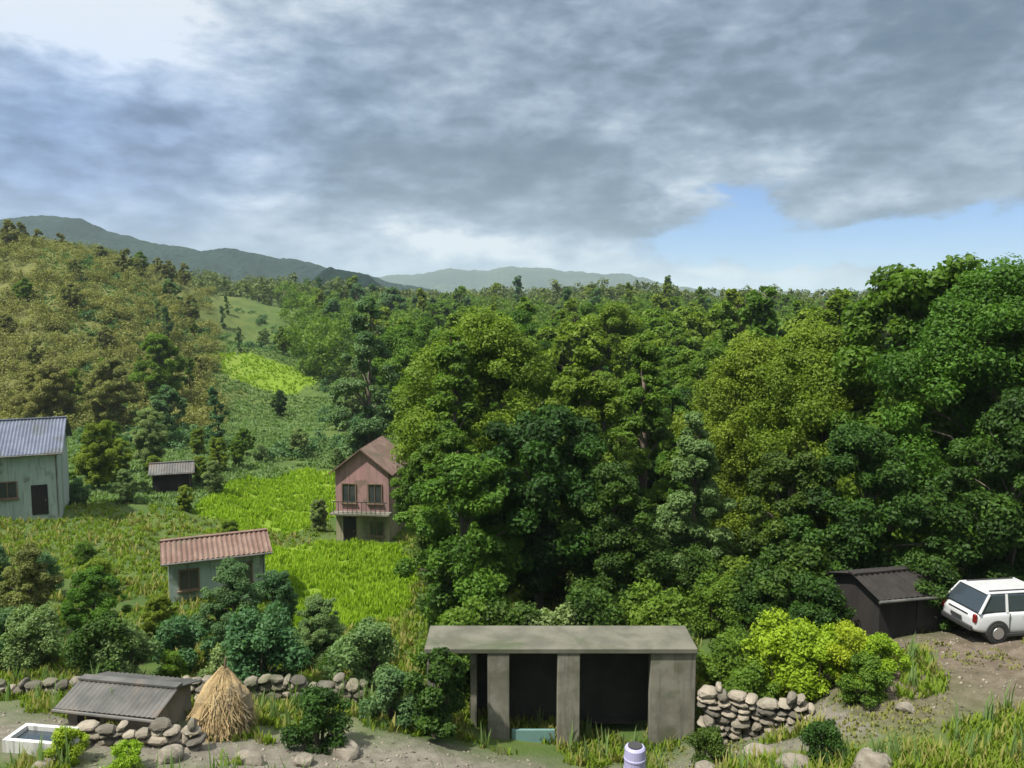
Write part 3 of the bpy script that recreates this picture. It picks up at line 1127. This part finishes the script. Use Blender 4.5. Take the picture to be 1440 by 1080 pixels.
def gravel():
    rr = np.random.default_rng(91)
    n = 26000
    x = rr.uniform(-16, 21, n)
    y = rr.uniform(16.5, 28, n)
    k = ground_kind(x, y)
    keep = (np.maximum(k[:, 1], k[:, 2]) > .45) & (rr.random(n) < np.clip(fbm(x * .7, y * .7, 93) * 1.8 - .35, .05, 1))
    x, y = x[keep], y[keep]
    z = gz(x, y)
    n = len(x)
    s = (.012 + .05 * rr.random(n) ** 4)[:, None, None]
    base = np.array([[1, 0, 0], [0, 1, 0], [-1, 0, 0], [0, -1, 0], [0, 0, .8], [0, 0, -.6]], float)
    V = np.stack([x, y, z], -1)[:, None] + (base[None] * (1 + .5 * rr.random((n, 6, 1)))) * s
    f = np.array([[0, 1, 4], [1, 2, 4], [2, 3, 4], [3, 0, 4], [1, 0, 5], [2, 1, 5], [3, 2, 5], [0, 3, 5]])
    Fq = (np.arange(n)[:, None, None] * 6 + f[None]).reshape(-1, 3)
    tag(link('gravel', np_mesh('gravel', V.reshape(-1, 3), Fq, [STONE])), 'loose grey pebbles strewn over the bare yard and lane', 'gravel', kind='stuff')


gravel()
blades('yard_tufts', 2600, (880, 1560, 18, 28), .10, 'dry', 'short dry tufts sprinkled on the bare brown yard', 'grass', 57, keep=lambda x, Y, px: fbm(x * .8, Y * .8, 95) > .5)
blades('tall_weeds', 450, (-60, 1500, 17, 27), .75, 'pale', 'taller pale weeds standing out of the rough grass', 'weeds', 58, width=.018, lean=.25, per=7, keep=not_bare)

# ------------------------------------------------------------------ buildings


def corrugated(w, l, amp=.025, pitch=.2, thick=.02):
    """sheet in xy, ridges along y; returns verts, faces"""
    n = max(4, int(w / pitch * 4))
    xs = [-w / 2 + w * i / n for i in range(n + 1)]
    vs, fs = [], []
    for sgn, off in ((1, 0), (1, -thick)):
        for y in (0, l):
            for i, x in enumerate(xs):
                vs.append((x, y, off + amp * math.cos(2 * math.pi * x / pitch)))
    m = n + 1
    for i in range(n):
        fs.append((i, i + 1, m + i + 1, m + i))
        fs.append((2 * m + i, 3 * m + i, 3 * m + i + 1, 2 * m + i + 1))
        fs.append((i, 2 * m + i, 2 * m + i + 1, i + 1))
        fs.append((m + i, m + i + 1, 3 * m + i + 1, 3 * m + i))
    fs.append((0, m, 3 * m, 2 * m))
    fs.append((n, 2 * m + n, 3 * m + n, m + n))
    return vs, fs


def roof_slope(name, w, l, pitch_ang, at, side, mat, parent, amp=.025, pt=.2):
    """one roof plane: eave at 'at', rising towards +side*y"""
    vs, fs = corrugated(w, l, amp, pt)
    M = Matrix.Translation(at) @ Matrix.Rotation(0 if side > 0 else math.pi, 4, 'Z') @ Matrix.Rotation(pitch_ang, 4, 'X')
    mb = MB()
    mb.add([M @ Vector(v) for v in vs], fs)
    return mb.build(name, mat, parent)


def window_on(parent, x, y, z, w, h, fm, gm=GLASS_D, face=-1):
    """window in a wall whose outer face is at y, looking to -y"""
    mb = MB()
    b = .07
    d = .10
    mb.box((x, y, z + h / 2 - b / 2), (w, d, b)).box((x, y, z - h / 2 + b / 2), (w, d, b))
    mb.box((x - w / 2 + b / 2, y, z), (b, d, h - 2 * b)).box((x + w / 2 - b / 2, y, z), (b, d, h - 2 * b))
    mb.box((x, y, z), (.04, d * .8, h - 2 * b))
    wo = mb.build('window', fm, parent)
    MB().box((x, y + .02, z), (w - 2 * b, .02, h - 2 * b)).build('pane', gm, wo)
    MB().box((x, y - .04, z - h / 2 - .035), (w + .16, .18, .07)).build('sill', fm, wo)
    return wo


def gable_house(name, loc, rz, w, d, hw, pitch, wall, roof, label, cat='house', wins=(), doors=(), over=.4, storeys=None, amp=.03, pt=.22):
    """ridge along x; front faces -y"""
    root = empty(name, loc, rz)
    t = .2
    rise = math.tan(pitch) * d / 2
    mb = MB()
    prof = [(-d / 2, -.6), (d / 2, -.6), (d / 2, hw), (0, hw + rise), (-d / 2, hw)]
    mb.prism(prof, -w / 2, w / 2, 'X')
    mb.build('wall', wall, root)
    l = (d / 2 + over) / math.cos(pitch)
    ez = hw - over * math.tan(pitch) + .06
    ro = roof_slope('roof', w + 2 * over, l, pitch, (0, -d / 2 - over, ez), 1, roof, root, amp, pt)
    ro2 = roof_slope('roof', w + 2 * over, l, pitch, (0, d / 2 + over, ez), -1, roof, root, amp, pt)
    MB().box((0, 0, hw + rise + .08), (w + 2 * over, .3, .06)).build('ridge_cap', roof, root)
    MB().tube([(-w / 2 - over, -d / 2 - over - .05, ez - .05), (w / 2 + over, -d / 2 - over - .05, ez - .09)], [.055, .055], 8).build('gutter', ROOFG, root)
    MB().tube([(w / 2 - .1, -d / 2 - .07, -.2), (w / 2 - .1, -d / 2 - .07, ez - .25), (w / 2 - .1, -d / 2 - over - .05, ez - .1)], [.035, .035, .035], 6).build('downpipe', ROOFG, root)
    for (x, z, ww, hh) in wins:
        window_on(root, x, -d / 2 - .03, z, ww, hh, WOODL)
    for (x, ww, hh) in doors:
        dr = MB().box((x, -d / 2 - .02, hh / 2), (ww, .06, hh)).build('door', WOODD, root)
        MB().tube([(x + ww * .35, -d / 2 - .05, hh * .48), (x + ww * .35, -d / 2 - .12, hh * .48)], [.025, .03], 8).build('handle', ALLOY, dr)
    tag(root, label, cat)
    return root


# blue-grey roofed house at the left edge
g = P(-8, 712, 57)
gable_house('house', (g.x, g.y, g.z - .1), rad(24), 9.0, 7.0, 4.5, rad(27), PLASTER, ROOFB,
            'pale house with blue-grey metal roof at the left edge', wins=((-1.5, 1.9, 1.2, 1.2), (1.4, 1.9, 1.2, 1.2)), doors=((3.3, 1, 2.1),))
# house with the faded red roof, half hidden by trees
g = on(292, 42)
gz_r = P(300, 770, 42).z
gable_house('house', (g.x, g.y, gz_r - 2.8), rad(24), 4.7, 3.4, 2.9, rad(17), PLASTER, ROOFR,
            'small house with faded red tile roof half hidden by bushy trees', wins=((-1.4, 1.8, 1, 1.1), (1.2, 1.8, 1, 1.1)), over=.35, amp=.04, pt=.25)


def pink_house():
    g = on(520, 62)
    root = empty('house', (g.x, g.y, g.z - .2), rad(-6))
    w, d = 4.1, 5.5
    MB().box((0, 0, .9), (w, d, 3.0)).build('ground_floor', CREAM, root)
    MB().prism([(-w / 2, 2.42), (w / 2, 2.42), (w / 2, 5.6), (0, 7.2), (-w / 2, 5.6)], -d / 2, d / 2, 'Y').build('upper_floor', PINKW, root)
    mb = MB()
    for s in (-1, 1):
        a = math.atan2(1.6, w / 2)
        l = (w / 2 + .4) / math.cos(a)
        mb.box((s * (w / 2 + .4) / 2, 0, 5.6 + .8 - .1 + .03), (l, d + .7, .09), 0, s * a)
    mb.build('roof', ROOFR, root)
    MB().box((0, -d / 2 - .4, 2.45), (w + .4, .9, .12)).build('balcony', CONC, root)
    rl = MB()
    for i in range(12):
        rl.box((-w / 2 + .1 + i * (w - .2) / 11, -d / 2 - .8, 2.95), (.04, .04, .85))
    rl.box((0, -d / 2 - .8, 3.4), (w + .1, .06, .06))
    rl.build('railing', PLAST, root)
    window_on(root, -1.0, -d / 2 - .03, 3.9, 1.1, 1.5, WOODL)
    window_on(root, 1.0, -d / 2 - .03, 3.9, 1.1, 1.5, WOODL)
    window_on(root, 1.1, -d / 2 - .03, 1.2, 1.1, 1.1, WOODL)
    dr = MB().box((-1.0, -d / 2 - .02, 1.0), (1.0, .06, 2.1)).build('door', WOODD, root)
    MB().tube([(-.65, -d / 2 - .05, 1), (-.65, -d / 2 - .12, 1)], [.03, .03], 8).build('handle', ALLOY, dr)
    tag(root, 'tall narrow pink house with cream ground floor beside the lime terraces', 'house')


pink_house()
g = on(235, 72)
gable_house('field_hut', (g.x, g.y, g.z), rad(20), 3.2, 2.6, 2.0, rad(24), WOODD, ROOFG,
            'small dark field hut on the terraces between the blue roof and the red roof', 'hut', doors=((.3, .8, 1.7),), over=.3)
# timber shed on the right, under the trees
g = on(1272, 27.8)
gable_house('timber_shed', (g.x, g.y, g.z - .05), rad(14), 3.0, 2.4, 1.7, rad(17), WOODD, WOODD,
            'low dark timber shed at the far side of the brown yard', 'shed', doors=((.4, .85, 1.7),), over=.25)
# grey roofed shed, lower left
g = on(160, 23.4)
gable_house('garden_shed', (g.x, g.y, g.z - .15), rad(-10), 2.8, 1.9, 1.0, rad(17), STONE, ROOFG,
            'low stone shed with grey metal roof at lower left', 'shed', doors=((-.7, .7, .85),), over=.25, amp=.018, pt=.16)


def shelter():
    Y = 25.0
    g = P(785, 1052, Y)
    k = Y / F
    hw = P(785, 914, Y).z - g.z
    root = empty('shelter', (g.x, Y, g.z), 0)

    def X(px):
        return (px - 785) * k
    x0, x1 = X(655), X(985)
    MB().box(((x0 + x1) / 2, .95, -.3), (x1 - x0 + .6, 2.9, .7)).build('floor_slab', CONC, root, bevel=.02)
    for px, wd in ((697, .70), (799, .72)):
        MB().box((X(px), 0, .05 + (hw - .05) / 2), (wd, .5, hw - .05)).build('pillar', CONC, root, bevel=.02)
    MB().box((X(951), 0, .05 + (hw - .05) / 2), (1.45, .4, hw - .05)).build('front_wall', CONC, root, bevel=.02)
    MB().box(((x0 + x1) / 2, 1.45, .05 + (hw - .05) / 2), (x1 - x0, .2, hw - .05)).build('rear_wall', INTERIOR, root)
    for xx in (x0 + .1, x1 - .1):
        MB().box((xx, .80, .05 + (hw - .05) / 2), (.2, 1.08, hw - .05)).build('side_wall', CONC, root)
    b0, b1 = X(590), X(985)
    MB().box(((b0 + b1) / 2, .66, hw + .08), (b1 - b0, 1.9, .16)).build('roof_slab', ROOFSLAB, root, bevel=.02)
    MB().box((b0 + .2, .0, hw / 2 - .2), (.28, .28, hw + .4)).build('post', CONC, root, bevel=.02)
    MB().box((X(748), -.05, .36), (1.4, .1, .62)).build('parapet', TEALP, root, bevel=.01)
    MB().box((X(866), .95, .45), (1.6, .4, .06)).build('bench', WOODD, root, bevel=.01)
    tag(root, 'open grey concrete shelter with a flat slab roof and two dark bays', 'shelter')
    return root


shelter()


def blob_rock(seed, s, sub=3):
    rr = np.random.default_rng(seed)
    import bmesh
    bm = bmesh.new()
    bmesh.ops.create_icosphere(bm, subdivisions=sub, radius=1)
    ax = rr.normal(size=(9, 3))
    ax /= np.linalg.norm(ax, axis=1)[:, None]
    dist = rr.uniform(.55, .85, 9)
    for v in bm.verts:
        c = np.array(v.co)
        for a, d in zip(ax, dist):
            q = c @ a
            if q > d:
                c = c - a * (q - d) * .9
        c = c * (1 + .05 * math.sin(c[0] * 7 + seed) * math.cos(c[1] * 6))
        v.co = Vector(c * np.array([s * 1.2, s, s * .75]))
    me = bpy.data.meshes.new('boulder')
    bm.to_mesh(me)
    bm.free()
    me.materials.append(STONE)
    return me


ROCKS = [blob_rock(i, 1.0) for i in range(5)]
SMALL = []
for _i in range(7):
    _me = blob_rock(40 + _i, 1.0, 2)
    _v = np.array([tuple(v.co) for v in _me.vertices])
    _v = _v / np.abs(_v).max(0)
    SMALL.append((np.sign(_v) * np.abs(_v) ** .8, [tuple(p.vertices) for p in _me.polygons]))
    bpy.data.meshes.remove(_me)


def stone_wall(name, p0, p1, h, t, seed, label, cat='stone wall'):
    """dry stone wall: courses of separately shaped stones in one mesh"""
    rr = random.Random(seed)
    p0, p1 = Vector(p0), Vector(p1)
    Lg = (p1 - p0).length
    root_loc = (p0 + p1) / 2
    ang = math.atan2(p1.y - p0.y, p1.x - p0.x)
    mb = MB()
    z = -.25
    while z < h:
        ch = rr.uniform(.16, .28)
        x = -Lg / 2 + rr.uniform(0, .2)
        while x < Lg / 2:
            w = rr.uniform(.16, .62)
            hh = ch * rr.uniform(.75, 1.25)
            if z + ch >= h and rr.random() < .45:
                x += w
                continue
            bv, bf = SMALL[rr.randrange(7)]
            M = Matrix.Translation((x + w / 2, rr.uniform(-.07, .07), z + ch / 2 + rr.uniform(-.03, .03))) @ \
                Matrix.Rotation(rr.uniform(-.25, .25), 4, 'Z') @ Matrix.Rotation(rr.uniform(-.18, .18), 4, 'Y') @ \
                Matrix.Diagonal((w * .56, t * rr.uniform(.42, .56), hh * .6, 1))
            mb.add([M @ Vector(v) for v in bv], bf)
            x += w
        z += ch
    o = mb.build(name, STONE, None, smooth=False)
    zc = min(gz1(p0.x, p0.y), gz1(p1.x, p1.y), gz1(root_loc.x, root_loc.y))
    o.location = (root_loc.x, root_loc.y, zc)
    o.rotation_euler = (0, 0, ang)
    tag(o, label, cat)


def w2(px, Y):
    return ((px - 720) / F * Y, Y, 0)


stone_wall('stone_wall', w2(-60, 25.4), w2(500, 25.8), 1.0, .5, 1, 'long grey dry stone wall running behind the shed and haystack at lower left')
stone_wall('stone_wall', w2(992, 24.2), w2(1160, 23.0), 2.0, .6, 2, 'grey dry stone wall right of the shelter below the lime bushes')
stone_wall('stone_wall', w2(40, 20.8), w2(250, 21.0), .7, .45, 3, 'short low dry stone wall in the lower left foreground')


for i, (px, Y, s, lb) in enumerate([
    (1140, 18.6, .42, 'grey boulder at the bottom edge below the stone wall'),
    (1252, 18.0, .50, 'pale grey boulder at the bottom edge, left of the yellow-green grass'),
    (1090, 20.3, .40, 'grey boulder under the right-hand stone wall'),
    (1005, 20.2, .30, 'small grey boulder near the dark low bush'),
    (860, 21.2, .38, 'flat grey boulder in front of the shelter'),
    (830, 20.7, .22, 'little stone beside the flat boulder in front of the shelter'),
    (210, 20.0, .40, 'brown-grey boulder beside the short low wall'),
    (330, 20.3, .35, 'grey boulder below the haystack'),
    (410, 20.6, .28, 'small grey boulder right of the haystack foot'),
    (470, 21.6, .45, 'mossy grey boulder left of the bushes by the shelter'),
    (1300, 20.9, .25, 'small brown stone at the near edge of the brown yard'),
    (20, 18.9, .30, 'grey stone in the lower left corner'),
]):
    g = on(px, Y)
    o = link('boulder', ROCKS[i % 5], None, (g.x, g.y, g.z + s * .15))
    o.scale = (s, s, s)
    o.rotation_euler = (0, 0, i * 1.3)
    tag(o, lb, 'boulder')


def haystack():
    g = on(292, 22.5)
    root = empty('haystack', (g.x, g.y, g.z))
    rr = np.random.default_rng(3)
    # thatch: a lathe core with loose stalks
    prof = [(0.0, .60), (.3, .76), (.75, .78), (1.15, .66), (1.5, .44), (1.78, .20), (1.95, .06)]
    mb = MB()
    n = 22
    vs = []
    for z, rd in prof:
        for k in range(n):
            th = 2 * math.pi * k / n
            q = rd * (1 + .13 * math.sin(3 * th + z * 2) + .08 * math.sin(5 * th + 1) + .05 * rr.normal())
            vs.append((q * math.cos(th) + .10 * z * z * .35, q * math.sin(th), z * (1 + .04 * math.sin(2 * th))))
    fs = [(i * n + k, i * n + (k + 1) % n, (i + 1) * n + (k + 1) % n, (i + 1) * n + k) for i in range(len(prof) - 1) for k in range(n)]
    fs.append(tuple((len(prof) - 1) * n + k for k in range(n)))
    mb.add(vs, fs)
    for _ in range(1700):
        th = rr.random() * 6.283
        z = rr.random() * 1.95
        rd = float(np.interp(z, [p[0] for p in prof], [p[1] for p in prof]))
        l = rr.uniform(.2, .45)
        sx = .035 * z * z
        th2 = th + rr.normal() * .22
        a = Vector((rd * math.cos(th) + sx, rd * math.sin(th), z))
        e_ = rr.uniform(.04, .24)
        b = Vector(((rd + e_) * math.cos(th2) + sx, (rd + e_) * math.sin(th2), max(z - l, .02)))
        s = Vector((-math.sin(th), math.cos(th), 0)) * .012
        k = len(mb.v)
        mb.add([a - s, a + s, b + s, b - s], [(0, 1, 2, 3)])
    mb.build('straw', STRAW, root)
    MB().tube([(.08, 0, 1.5), (.2, 0, 2.25)], [.035, .03], 8).build('pole', WOODL, root)
    tag(root, 'tan conical haystack round a pole at lower left', 'haystack')


haystack()

g2 = on(25, 20.2)
o = empty('water_tank', (g2.x, g2.y, g2.z - .02), rad(-8))
ww = MB()
for sx in (-1, 1):
    ww.box((sx * .72, 0, .2), (.12, .86, .56))
for sy in (-1, 1):
    ww.box((0, sy * .37, .2), (1.32, .12, .56))
ww.build('basin', WHITEW, o)
MB().box((0, 0, .18), (1.32, .62, .36)).build('water', CARGL, o)
tag(o, 'open white rendered water tank at the left edge near the bottom', 'water tank')


def drum():
    g = on(902, 21.4)
    root = empty('plastic_drum', (g.x, g.y, g.z + .0))
    pts = [(0, 0, 0), (0, 0, .03), (0, 0, .3), (0, 0, .32), (0, 0, .36), (0, 0, .38), (0, 0, .62), (0, 0, .64), (0, 0, .68), (0, 0, .7), (0, 0, .95), (0, 0, 1.0)]
    rs = [.27, .29, .30, .315, .315, .30, .30, .315, .315, .30, .29, .25]
    MB().tube(pts, rs, 24).build('body', LAVEND, root, smooth=False)
    MB().tube([(0, 0, 1.0), (0, 0, 1.04)], [.2, .2], 24).build('lid', PLAST, root)
    tag(root, 'lavender plastic drum standing in front of the shelter wall', 'drum')


drum()


# ------------------------------------------------------------------ car
def car():
    g = on(1450, 26.0)
    root = empty('parked_car', (g.x, g.y, g.z + .02), rad(8))
    # body by lofted cross-sections along x (length), width y, height z
    Lh = 2.1
    secs = []  # x, half width, z low, z belt
    st = [(-2.10, .70, .42, .78), (-2.02, .82, .30, .92), (-1.6, .88, .24, .98), (-.9, .90, .22, .99), (0, .90, .22, .98), (.9, .90, .22, .96),
          (1.4, .88, .24, .92), (1.9, .82, .28, .84), (2.08, .70, .40, .70)]
    vs, fs = [], []
    for x, hw, zl, zb in st:
        ring = [(-hw * .93, zl), (-hw, zl + .12), (-hw * 1.01, (zl + zb) / 2), (-hw * .97, zb - .04), (-hw * .88, zb),
                (hw * .88, zb), (hw * .97, zb - .04), (hw * 1.01, (zl + zb) / 2), (hw, zl + .12), (hw * .93, zl)]
        vs += [(x, a, z) for a, z in ring]
    n = 10
    for i in range(len(st) - 1):
        for k in range(n):
            fs.append((i * n + k, i * n + (k + 1) % n, (i + 1) * n + (k + 1) % n, (i + 1) * n + k))
    fs.append(tuple(range(n))[::-1])
    fs.append(tuple((len(st) - 1) * n + k for k in range(n)))
    body = MB().add(vs, fs).build('body', PAINTW, root, smooth=True)
    s = body.modifiers.new('s', 'SUBSURF')
    s.levels = s.render_levels = 2
    # cabin glass and roof
    gl = [(-1.95, .97), (1.15, .97), (.45, 1.50), (-1.55, 1.52)]
    v2 = [(x, sy * (.80 if z < 1.2 else .66), z) for sy in (-1, 1) for x, z in gl]
    cg = MB().add(v2, [(0, 1, 2, 3), (7, 6, 5, 4), (0, 4, 5, 1), (1, 5, 6, 2), (2, 6, 7, 3), (3, 7, 4, 0)]).build('window_glass', CARGL, root, bevel=.04)
    MB().box((-.55, 0, 1.545), (2.05, 1.30, .06)).build('roof', PAINTW, root, bevel=.03)
    for sy in (-1, 1):
        for (xa, xb) in ((-1.93, -1.5), (-.95, -.9), (.1, .06), (1.15, .47)):
            MB().tube([(xa, sy * .815, .96), (xb, sy * .675, 1.53)], [.045, .04], 6).build('window_pillar', PAINTW, root)
    for x in (-1.32, 1.32):
        for sy in (-1, 1):
            wh = MB().tube([(x, sy * .70, .33), (x, sy * .93, .33)], [.33, .33], 28).build('tyre', RUBBER, root, bevel=.03)
            MB().tube([(x, sy * .90, .33), (x, sy * .945, .33)], [.21, .19], 20).build('rim', ALLOY, wh)
            MB().tube([(x, sy * .60, .36), (x, sy * .915, .36)], [.385, .385], 28).build('wheel_arch', PLAST, root)
    for sy in (-1, 1):
        MB().box((-2.03, sy * .74, .80), (.10, .13, .26)).build('tail_light', LAMPR, root, bevel=.02)
        MB().box((2.0, sy * .6, .68), (.14, .32, .14)).build('headlight', LAMPW, root, bevel=.02)
        MB().box((.95, sy * .98, 1.04), (.12, .2, .14)).build('mirror', PAINTW, root, bevel=.03)
        for x in (-.35, .6):
            MB().box((x, sy * .925, .84), (.16, .03, .03)).build('door_handle', PLAST, root)
    MB().box((-2.14, 0, .66), (.03, .50, .11)).build('number_plate', PLAST, root, bevel=.005)
    MB().box((-2.075, 0, .86), (.03, .9, .03)).build('boot_trim', PLAST, root)
    for sy in (-1, 1):
        for x in (-.92, .08, 1.12):
            MB().box((x, sy * .905, .64), (.012, .03, .66)).build('door_gap', PLAST, root)
        MB().box((0, sy * .90, .26), (2.1, .06, .10)).build('sill_trim', PLAST, root, bevel=.01)
        MB().tube([(-1.4, sy * .52, 1.60), (.3, sy * .52, 1.60)], [.02, .02], 6).build('roof_rail', PLAST, root)
    MB().box((-2.1, 0, .45), (.12, 1.4, .16)).build('bumper', PLAST, root, bevel=.03)
    MB().box((2.06, 0, .42), (.12, 1.4, .16)).build('bumper', PLAST, root, bevel=.03)
    tag(root, 'white car parked on the brown yard, cut by the right edge', 'car')


car()

# ------------------------------------------------------------------ haze
m, t = new_mat('haze_air')
pv = t.n('ShaderNodeVolumePrincipled')
pv.inputs['Color'].default_value = (.72, .84, .98, 1)
pv.inputs['Density'].default_value = .00013
pv.inputs['Anisotropy'].default_value = .2
o_ = t.n('ShaderNodeOutputMaterial')
t.nt.links.new(pv.outputs[0], o_.inputs['Volume'])
HZ = MB().box((0, 7000, 60), (48000, 16000, 560)).build('haze', m)
tag(HZ, 'thin pale blue haze over the whole valley', 'haze', kind='stuff')

# same words on two things: tell them apart by height
by = {}
for o in COL.objects:
    if o.parent is None and 'label' in o and 'group' in o:
        by.setdefault(o['label'], []).append(o)
for lb, os_ in by.items():
    if len(os_) > 1:
        os_.sort(key=lambda q: q.scale.z)
        os_[-1]['label'] = ('taller ' if len(os_) == 2 else 'tallest ') + lb
        os_[0]['label'] = ('shorter ' if len(os_) == 2 else 'shortest ') + lb

# prototypes never used would hang at the origin
for k, pr in PROTO.items():
    if k not in USED:
        for c in list(pr.children):
            bpy.data.objects.remove(c)
        bpy.data.objects.remove(pr)
